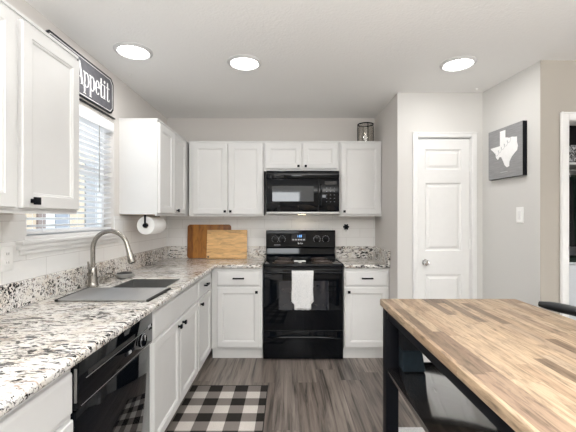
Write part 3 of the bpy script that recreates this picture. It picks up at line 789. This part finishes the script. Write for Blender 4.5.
# cutting boards
def board(name, x0, x1, ybot, ytop, z0, h, t, mat, r, label, hole=None):
    bm = B(); b = B(); n = 6; pts = []
    w_ = x1-x0
    for cx, cy, a0 in ((w_-r, r, -90), (w_-r, h-r, 0), (r, h-r, 90), (r, r, 180)):
        for i in range(n+1): a = math.radians(a0+90*i/n); pts.append((cx+r*math.cos(a), cy+r*math.sin(a)))
    tilt = math.asin((ytop-ybot)/h)
    poly(b, pts, (0, 0, 0), (1, 0, 0), (0, math.sin(tilt), math.cos(tilt)), (0, -math.cos(tilt), math.sin(tilt)), t)
    merge(bm, b, Matrix.Translation((x0, ybot, z0)))
    o = obj(name, bm, mat); m = o.modifiers.new('b', 'BEVEL'); m.width = .003; m.segments = 2; m.limit_method = 'ANGLE'
    if hole:
        hx, hh = hole; P = Vector((x0+hx, ybot, z0)) + Vector((0, math.sin(tilt), math.cos(tilt)))*hh + Vector((0, -math.cos(tilt), math.sin(tilt)))*(t+.0003)
        bm = B(); lathe(bm, [(.0, -.001), (.010, -.001), (.010, .001), (.0, .001)], P, 16, 'Y'); obj('hanging_hole', bm, 'rubber', o)
    return tag(o, label, 'cutting board')
board('cutting_board', -1.100, -.618, 3.868, 3.892, .9155, .372, .018, 'board_dark', .03, 'large dark amber wooden cutting board with rounded corners, behind the paler board')
board('cutting_board', -.877, -.438, 3.820, 3.866, .9155, .315, .018, 'board_light', .006, 'pale maple rectangular cutting board leaning in front of the darker one', hole=(.02, .018))

# paper towel
pr = thing('paper_towel_roll', (-1.150, 2.99, 1.298), 'white paper towel roll hanging under the wall cabinet past the window', 'paper towel')
bm = B(); lathe(bm, [(.022, -.135), (.072, -.135), (.074, -.132), (.074, .132), (.072, .135), (.022, .135), (.022, -.135)], (-1.150, 2.985, 1.299), 40, 'Y'); obj('paper', bm, 'paper', pr, True)
bm = B(); lathe(bm, [(.0225, -.133), (.0225, .133), (.019, .133), (.019, -.133), (.0225, -.133)], (-1.150, 2.985, 1.299), 24, 'Y'); obj('core', bm, 'card', pr, True)
ph = thing('paper_towel_holder', (-1.150, 2.985, 1.37), 'black bar holder fixed under the cabinet, running through the paper towel roll', 'holder')
bm = B(); tube(bm, [(-1.150, 2.835, 1.299), (-1.150, 3.15, 1.299)], .007, 10); lathe(bm, [(.0, -.009), (.017, -.007), (.019, 0), (.017, .005), (.0, .006)], (-1.150, 2.832, 1.299), 20, 'Y'); obj('rod', bm, 'black', ph, True)
bm = B(); box(bm, -1.157, -1.143, 2.830, 2.838, 1.299, 1.384, .002); box(bm, -1.157, -1.143, 3.142, 3.150, 1.299, 1.384, .002); box(bm, -1.165, -1.135, 2.83, 3.15, 1.3835, 1.3868, .001); obj('bracket', bm, 'black', ph, True)

# outlets & switches
def outlet(run, at, label, black_plug=False, name='wall_outlet'):
    x, y, z = at
    r = thing(name, at, label, 'outlet')
    bm = B()
    if run == 'L': box(bm, x, x+.006, y-.036, y+.036, z-.058, z+.058, .003)
    else: box(bm, x-.036, x+.036, y-.006, y, z-.058, z+.058, .003)
    obj('cover_plate', bm, 'white_plastic', r, True)
    for s in (-1, 1):
        bm = B(); zz = z+s*.021
        if run == 'L':
            box(bm, x+.005, x+.0085, y-.017, y+.017, zz-.015, zz+.015, .002)
        else: box(bm, x-.017, x+.017, y-.0085, y-.005, zz-.015, zz+.015, .002)
        so = obj('socket', bm, 'white_plastic', r, True)
        bm = B()
        for q in (-.006, .006):
            if run == 'L': box(bm, x+.008, x+.009, y+q-.001, y+q+.001, zz-.003, zz+.008)
            else: box(bm, x+q-.001, x+q+.001, y-.009, y-.008, zz-.003, zz+.008)
        obj('slots', bm, 'rubber', so)
    return r
outlet('L', (WX+T, 1.668, 1.166), 'white double wall outlet on the tile at the left edge of the frame')
outlet('B', (.656, WY-T, 1.235), 'white double wall outlet on the tile right of the stove')
ap = thing('plug_in_device', (.656, WY-T-.009, 1.262), 'black flower shaped plug in device in the outlet right of the stove', 'plug')
bm = B(); lathe(bm, [(.0, -.038), (.018, -.036), (.024, -.026), (.022, -.012), (.012, 0)], (.656, WY-T-.010, 1.262), 20, 'Y'); obj('housing', bm, 'black', ap, True)
for k in range(6):
    bm = B(); a = k*PI/3; lathe(bm, [(.0, -.030), (.009, -.027), (.011, -.020), (.0, -.012)], (.656+.024*math.cos(a), WY-T-.01, 1.262+.024*math.sin(a)), 12, 'Y'); obj('petal', bm, 'black', ap, True)

# Appetit sign ------------------------------------------------------------------
s0, s1, sz0, sz1 = 1.925, 2.684, 2.150, 2.415
sg = thing('wall_sign', (WX, (s0+s1)/2, sz0), 'charcoal sign with clipped corners and white Appetit lettering above the window', 'sign')
def octo(a0, a1, z0, z1, c): return [(a0+c, z0), (a1-c, z0), (a1, z0+c), (a1, z1-c), (a1-c, z1), (a0+c, z1), (a0, z1-c), (a0, z0+c)]
bm = B(); poly(bm, octo(s0, s1, sz0, sz1, .035), (WX+.001, 0, 0), (0, 1, 0), (0, 0, 1), (1, 0, 0), .012); obj('board', bm, 'chalk', sg)
bm = B()
o1 = octo(s0+.006, s1-.006, sz0+.006, sz1-.006, .033); 
def ringpoly(bm, oa, ob, x, t):
    va = [bm.verts.new((x+t, a, b)) for a, b in oa]; vb = [bm.verts.new((x+t, a, b)) for a, b in ob]
    vc = [bm.verts.new((x, a, b)) for a, b in oa]; vd = [bm.verts.new((x, a, b)) for a, b in ob]
    n = len(oa)
    for i in range(n):
        j = (i+1) % n; bm.faces.new((va[i], va[j], vb[j], vb[i])); bm.faces.new((vc[i], vc[j], va[j], va[i])); bm.faces.new((vd[i], vd[j], vb[j], vb[i]))
    bmesh.ops.recalc_face_normals(bm, faces=bm.faces[:])
ringpoly(bm, octo(s0+.013, s1-.013, sz0+.013, sz1-.013, .031), octo(s0+.0165, s1-.0165, sz0+.0165, sz1-.0165, .030), WX+.012, .0025); obj('border_line', bm, 'print_white', sg)
bm = B(); ringpoly(bm, octo(s0, s1, sz0, sz1, .035), octo(s0+.006, s1-.006, sz0+.006, sz1-.006, .033), WX+.012, .004); obj('frame', bm, 'black', sg)
# letters: strokes in (a, z) local units, serif style
def letters(bm, x, t):
    def rc(a0, a1, z0, z1): box(bm, x, x+t, a0, a1, z0, z1)
    def quad(pts): poly(bm, pts, (x, 0, 0), (0, 1, 0), (0, 0, 1), (1, 0, 0), t)
    def bowl(cx, cz, rx, rz, th, a0=0, a1=360, thin=.35):
        n = 24; ang = [math.radians(a0+(a1-a0)*i/n) for i in range(n+1)]
        for p, q in zip(ang, ang[1:]):
            def tk(a): return th*(thin+(1-thin)*abs(math.cos(a)))
            quad([(cx+rx*math.cos(p), cz+rz*math.sin(p)), (cx+rx*math.cos(q), cz+rz*math.sin(q)), (cx+(rx-tk(q))*math.cos(q), cz+(rz-tk(q)*.8)*math.sin(q)), (cx+(rx-tk(p))*math.cos(p), cz+(rz-tk(p)*.8)*math.sin(p))])
    z = 2.226; xh = .100; cap = .150; sw = .012; sf = .005
    # A
    a = 2.203
    quad([(a, z), (a+.008, z), (a+.046, z+cap), (a+.038, z+cap)]); quad([(a+.064, z), (a+.084, z), (a+.048, z+cap), (a+.036, z+cap)])
    rc(a+.014, a+.066, z+.045, z+.051); rc(a-.008, a+.018, z, z+sf); rc(a+.056, a+.092, z, z+sf)
    # p, p
    for a in (2.297, 2.366):
        rc(a, a+sw, z-.046, z+xh); rc(a-.008, a+sw+.008, z-.046, z-.046+sf); rc(a-.008, a+.004, z+xh-sf, z+xh)
        bowl(a+.028, z+xh/2, .030, xh/2, sw, -150, 150)
    # e
    a = 2.434; bowl(a+.027, z+xh/2, .027, xh/2, sw, 0, 315); rc(a+.008, a+.052, z+.050, z+.055)
    # t
    def tee(a): rc(a, a+sw, z+.006, z+xh+.035); rc(a-.010, a+.032, z+xh-sf-.002, z+xh); rc(a+.004, a+.030, z, z+.007); quad([(a+.026, z+.002), (a+.034, z+.010), (a+.034, z+.020), (a+.028, z+.008)])
    tee(2.502)
    # i
    a = 2.549; rc(a, a+sw, z, z+xh); rc(a-.008, a+sw+.008, z, z+sf); rc(a-.008, a+.003, z+xh-sf, z+xh); bowl(a+sw/2, z+xh+.024, .010, .011, .0099, 0, 360, .9)
    tee(2.592)
bm = B(); letters(bm, WX+.012, .0035); obj('lettering', bm, 'print_white', sg)
# thin black ledge below sign
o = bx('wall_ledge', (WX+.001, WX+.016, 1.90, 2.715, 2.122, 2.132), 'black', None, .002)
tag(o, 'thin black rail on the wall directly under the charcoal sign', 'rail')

# Texas canvas on the angled right wall ----------------------------------------
U = Vector((HX-SX, HY-PY, 0)).normalized(); N = Vector((U.y, -U.x, 0)).normalized()
if N.x > 0: N = -N
def onwall(px):  # distance along wall from (SX,PY) hit by pixel column
    k = (px-287)/350.0   # X = k*Y
    # SX + U.x s = k (PY + U.y s)
    return (k*PY-SX)/(U.x-k*U.y)
sA, sB = onwall(492.5), onwall(525.0)
P0 = Vector((SX, PY, 0)) + U*sA; wz = 218
zlow = 1.36 + (218-180.5)*P0.y/350; W = .405
tp = thing('wall_canvas', Vector((P0.x, P0.y, zlow)) + U*W/2, 'grey square canvas with a white Texas shape on the right wall', 'wall art')
Pc = P0 + N*.001 + Vector((0, 0, zlow))
WU = .385; bm = B(); panel(bm, Pc, U, (0, 0, 1), N, WU, W, [(0, .034), (.002, .036)]); obj('canvas', bm, ['canvas'], tp)
bm = B()
for (a0, a1) in ((WU, WU+.0015),): poly(bm, [(a0, 0), (a1, 0), (a1, W), (a0, W)], Pc, U, (0, 0, 1), N, .034)
poly(bm, [(0, -.0015), (WU, -.0015), (WU, 0), (0, 0)], Pc, U, (0, 0, 1), N, .034)
obj('canvas_edge', bm, 'black', tp)
tx = [(.36, 1), (.56, 1), (.56, .80), (.63, .785), (.70, .76), (.80, .765), (.90, .74), (.97, .73), (.97, .60), (1, .50), (.98, .39), (.89, .33), (.79, .25), (.71, .14), (.70, .02), (.62, 0), (.54, .06), (.48, .18), (.41, .30), (.34, .32), (.28, .25), (.21, .31), (.18, .42), (.10, .50), (.0, .58), (.0, .61), (.36, .61)]
bm = B(); poly(bm, [(.035+x*.305, .080+y*.300) for x, y in tx], Pc + N*.0355, U, (0, 0, 1), N, .002); obj('texas_shape', bm, 'print_white', tp)
bm = B(); pts = []
for i in range(61):
    f = i/60; a = f*2*PI*5
    q = (.095+.17*f - .010*math.sin(a), .195+.10*f + .016*math.cos(a)); pts.append(Pc + N*.0385 + U*q[0] + Vector((0, 0, q[1])))
tube(bm, pts, .0014, 5); obj('script_line', bm, 'print_grey', tp)
bm = B(); poly(bm, [(.15, .045), (.23, .045), (.23, .050), (.15, .050)], Pc + N*.036, U, (0, 0, 1), N, .001); obj('small_print', bm, 'print_grey', tp)
# light switch on same wall
s_ = onwall(520.2); Ps = Vector((SX, PY, 0)) + U*s_ ; zc = 1.36 + (218-215)*Ps.y/350
ls = thing('light_switch', Ps + Vector((0, 0, zc)), 'white rocker light switch on the wall below the grey canvas', 'light switch')
bm = B(); panel(bm, Ps - U*.035 + N*.0005 + Vector((0, 0, zc-.06)), U, (0, 0, 1), N, .07, .12, [(0, .004), (.003, .006)]); obj('cover_plate', bm, 'white_plastic', ls)
bm = B(); panel(bm, Ps - U*.016 + N*.006 + Vector((0, 0, zc-.033)), U, (0, 0, 1), N, .032, .066, [(0, .002), (.002, .005)]); obj('rocker', bm, 'trim', ls)

# ceiling lights ------------------------------------------------------------------
def ceil_light(x, y, label):
    r = thing('ceiling_light', (x, y, HC-.014), label, 'ceiling light', 'flush round ceiling lights')
    bm = B(); lathe(bm, [(.094, 0), (.100, -.012), (.104, -.015), (.123, -.004), (.123, 0)], (x, y, HC), 48); obj('trim_ring', bm, 'ring_grey', r, True)
    bm = B(); lathe(bm, [(.0, -.010), (.094, -.010), (.094, -.004), (.0, -.004)], (x, y, HC), 48); obj('diffuser', bm, 'lamp', r)
    l = bpy.data.lights.new('bulb', 'AREA'); l.shape = 'DISK'; l.size = .18; l.energy = L_LAMP; l.color = (1, .985, .96)
    o = bpy.data.objects.new('bulb', l); C.objects.link(o); o.parent = r; o.location = (0, 0, -.004)
k_ = 350*(HC-1.36)
for px, py, lb in ((133.5, 51, 'round flush ceiling light nearest the window wall'), (244.5, 62.5, 'round flush ceiling light in front of the stove, middle of three'), (458, 63.5, 'round flush ceiling light in front of the pantry door')):
    y = k_/(218-py); ceil_light((px-287)/350*y, y, lb)
for x, y, lb in ((-1.219, 2.717, 'tiny white ceiling hook beside the window wall'), (1.640, 3.02, 'tiny white ceiling hook near the pantry corner')):
    h = B(); lathe(h, [(.014, 0), (.012, -.004), (.004, -.006), (.003, -.016), (.0, -.017)], (x, y, HC), 12); tag(obj('ceiling_hook', h, 'white_plastic', None, True), lb, 'hook')

# rug ------------------------------------------------------------------------------
bm = B(); box(bm, -.765, -.153, 1.55, 2.825, .0005, .008, .003); o = obj('checked_rug', bm, 'rug', None, True)
tag(o, 'black grey and white buffalo check runner rug on the floor by the sink', 'rug')
bm = B()
for a in ((-.157, -.152, 1.55, 2.826), (-.765, -.152, 2.822, 2.827)): box(bm, *a, .001, .0095, .001)
obj('bound_edge', bm, 'black_cloth', o)

# table ------------------------------------------------------------------------------
TX0, TX1, TY0, TY1, TZ = .513, 1.262, .47, 1.934, .914
tb = thing('kitchen_table', ((TX0+TX1)/2, (TY0+TY1)/2, 0), 'counter height table with butcher block top and black frame with lower shelf', 'table')
bx('tabletop', (TX0, TX1, TY0, TY1, TZ-.036, TZ), 'butcher', tb, .004)
LG = .066; lx0, lx1, ly0, ly1 = TX0+.013, TX1-.013, TY0+.013, TY1-.013
for (x, y) in ((lx0, ly0), (lx1-LG, ly0), (lx0, ly1-LG), (lx1-LG, ly1-LG)): bx('leg', (x, x+LG, y, y+LG, 0, TZ-.036), 'black', tb, .003)
for n, a in (('apron', (lx0+.004, lx0+.026, ly0+LG, ly1-LG, TZ-.085, TZ-.0365)), ('apron', (lx1-.026, lx1-.004, ly0+LG, ly1-LG, TZ-.085, TZ-.0365)),
             ('apron', (lx0+LG, lx1-LG, ly1-.026, ly1-.004, TZ-.085, TZ-.0365)), ('apron', (lx0+LG, lx1-LG, ly0+.004, ly0+.026, TZ-.085, TZ-.0365))): bx(n, a, 'black', tb, .002)
SZ = .565
bx('shelf', (lx0+.002, .90, ly0+.01, ly1-.012, SZ-.024, SZ), 'shelf', tb, .004)
bx('shelf_rail', (lx0+LG, .90, ly1-.024, ly1-.012, SZ, SZ+.010), 'black', tb, .002)
# bin on shelf
bn = thing('storage_bin', (.655, 1.80, SZ), 'dark teal fabric storage bin at the far end of the table shelf', 'bin')
def taper(z0, z1, wa, wb, mat, nm):
    bm = B(); x0 = .597; y0, y1 = 1.800, 1.838
    a = [(x0, y0), (x0+wa, y0), (x0+wa, y1+.055), (x0, y1+.055)]; b = [(x0, y0+.002), (x0+wb, y0+.002), (x0+wb, y1+.055), (x0, y1+.055)]
    va = [bm.verts.new((p[0], p[1], z0)) for p in a]; vb = [bm.verts.new((p[0], p[1], z1)) for p in b]
    for i in range(4): j = (i+1) % 4; bm.faces.new((va[i], va[j], vb[j], vb[i]))
    bm.faces.new(va[::-1]); bm.faces.new(vb); o = obj(nm, bm, mat, bn); m = o.modifiers.new('b', 'BEVEL'); m.width = .006; m.segments = 2
taper(SZ+.001, .675, .118, .100, 'teal', 'body'); taper(.6755, .79, .101, .085, 'navy', 'lid')

# stool tucked from the right
st = thing('counter_stool', (1.15, 1.45, 0), 'black counter stool with curved padded back rail tucked in on the right of the table', 'stool')
bm = B(); pts = []
for i in range(17):
    f = -1+2*i/16; pts.append((1.362-.092*f*f, 1.45+.31*f, .928))
b = B(); tube(b, pts, [.0235*(.6 if i in (0, 16) else (.9 if i in (1, 15) else 1)) for i in range(17)], 12); merge(bm, b); obj('backrest', bm, 'black_side', st, True)
for s in (-1, 1):
    bm = B(); tube(bm, [(1.345, 1.45+s*.15, .915), (1.33, 1.45+s*.15, .64), (1.34, 1.45+s*.175, .0)], .013, 10); obj('leg', bm, 'black', st, True)
    bm = B(); tube(bm, [(.97, 1.45+s*.15, .62), (.955, 1.45+s*.175, .0)], .013, 10); obj('leg', bm, 'black', st, True)
bx('seat', (.945, 1.325, 1.26, 1.64, .615, .665), 'black_side', st, .018)
bm = B(); tube(bm, [(.965, 1.285, .22), (.965, 1.615, .22)], .009, 8); tube(bm, [(.965, 1.285, .22), (1.335, 1.285, .22)], .009, 8); tube(bm, [(.965, 1.615, .22), (1.335, 1.615, .22)], .009, 8); obj('footrest', bm, 'black', st, True)
# white mat beneath the table
bm = B(); box(bm, .64, 1.15, 1.55, 2.262, .0005, .010, .004); tag(obj('floor_mat', bm, 'towel', None, True), 'white mat lying on the floor under the table', 'mat')

bm = B()
for a in ((-.66, .42, 1.53, 1.575), (-.66, .42, 2.105, 2.15), (-.66, -.60, 1.575, 2.105), (.36, .42, 1.575, 2.105)): box(bm, a[0], a[1], ROOM_B, ROOM_B+.03, a[2], a[3], .004)
struct('window_2', bm, 'trim', smooth=True)
# laundry room through the doorway ---------------------------------------------------------------
wa = thing('washing_machine', (2.56, 3.15, 0), 'pale grey white washing machine in the laundry room', 'washing machine')
bx('body', (2.22, 2.90, 2.80, 3.46, .02, .985), 'washer', wa, .012)
bx('lid', (2.25, 2.87, 2.83, 3.36, .985, 1.00), 'washer', wa, .006)
bx('console', (2.22, 2.90, 3.36, 3.46, .985, 1.12), 'washer', wa, .01)
bm = B(); lathe(bm, [(.035, 0), (.033, -.02), (.0, -.022)], (2.56, 3.36, 1.06), 20, 'Y'); obj('dial', bm, 'dull_metal', wa, True)
for x in (2.27, 2.85):
    for y in (2.85, 3.41): bx('foot', (x-.02, x+.02, y-.02, y+.02, 0, .021), 'rubber', wa)
tw = B(); box(tw, 2.26, 2.62, 2.84, 3.06, 1.0005, 1.035, .014); tag(obj('folded_towel', tw, 'garment', None, True), 'dark folded cloth lying on the washing machine', 'towel')
sh = thing('wall_shelf', (2.5, 3.1, 1.80), 'white shelf with hanging rod in the laundry room', 'shelf')
bx('board', (2.08, 3.0, 2.92, 3.25, 1.805, 1.825), 'trim', sh, .003)
bm = B(); tube(bm, [(2.08, 3.0, 1.765), (3.0, 3.0, 1.765)], .012, 10); obj('hanging_rod', bm, 'dull_metal', sh, True)
for x in (2.09, 2.98): bx('bracket', (x-.008, x+.008, 2.95, 3.25, 1.755, 1.806), 'trim', sh)
bx('back_cleat', (1.96, 3.1, 3.25, 3.27, 1.76, 1.806), 'trim', sh)
bk = thing('storage_basket', (2.5, 3.05, 1.8255), 'grey patterned basket on the laundry shelf', 'basket')
bx('body', (2.32, 2.72, 2.95, 3.22, 1.8255, 1.985), 'leopard', bk, .02)
bx('rim', (2.31, 2.73, 2.94, 3.23, 1.975, 1.995), 'black_cloth', bk, .006)
bk = thing('storage_box', (2.5, 3.05, 1.996), 'dark box stacked on the patterned basket in the laundry room', 'box')
bx('body', (2.33, 2.71, 2.96, 3.21, 1.996, 2.16), 'black_cloth', bk, .01)
bx('lid', (2.325, 2.715, 2.955, 3.215, 2.161, 2.19), 'garment', bk, .006)
for i in range(6):
    x = 2.18+.125*i
    g_ = thing('hanging_garment', (x, 3.0, 1.10), ['dark green shirt at the left end of the laundry rod', 'second hanging dark shirt from the left on the laundry rod', 'third hanging dark shirt from the left on the laundry rod', 'fourth hanging dark shirt from the left on the laundry rod', 'fifth hanging dark shirt from the left on the laundry rod', 'sixth hanging dark shirt from the left on the laundry rod'][i], 'clothing', 'clothes on the laundry rod')
    bm = B(); n = 10; rows = []
    for k, (z, wd, th) in enumerate(((1.11+.02*(i % 3), .19, .045), (1.35, .18, .04), (1.55, .185, .035), (1.66, .17, .03), (1.71, .06, .02))):
        rows.append([bm.verts.new((x+th*.9*math.sin(2*PI*j/16)*(1+.3*math.sin(j*3+k)), 3.0+wd*math.cos(2*PI*j/16), z)) for j in range(16)])
    for a, b in zip(rows, rows[1:]):
        for j in range(16): jj = (j+1) % 16; bm.faces.new((a[j], a[jj], b[jj], b[j]))
    bm.faces.new(rows[0][::-1]); bm.faces.new(rows[-1]); bmesh.ops.recalc_face_normals(bm, faces=bm.faces[:])
    obj('shirt', bm, 'garment' if i % 2 == 0 else 'black_cloth', g_, True)
    bm = B(); tube(bm, [(x, 3.0, 1.70), (x, 3.0, 1.745), (x, 3.014, 1.755), (x, 3.018, 1.768), (x, 3.0, 1.781), (x, 2.984, 1.772)], .002, 6); obj('hanger', bm, 'dull_metal', g_)
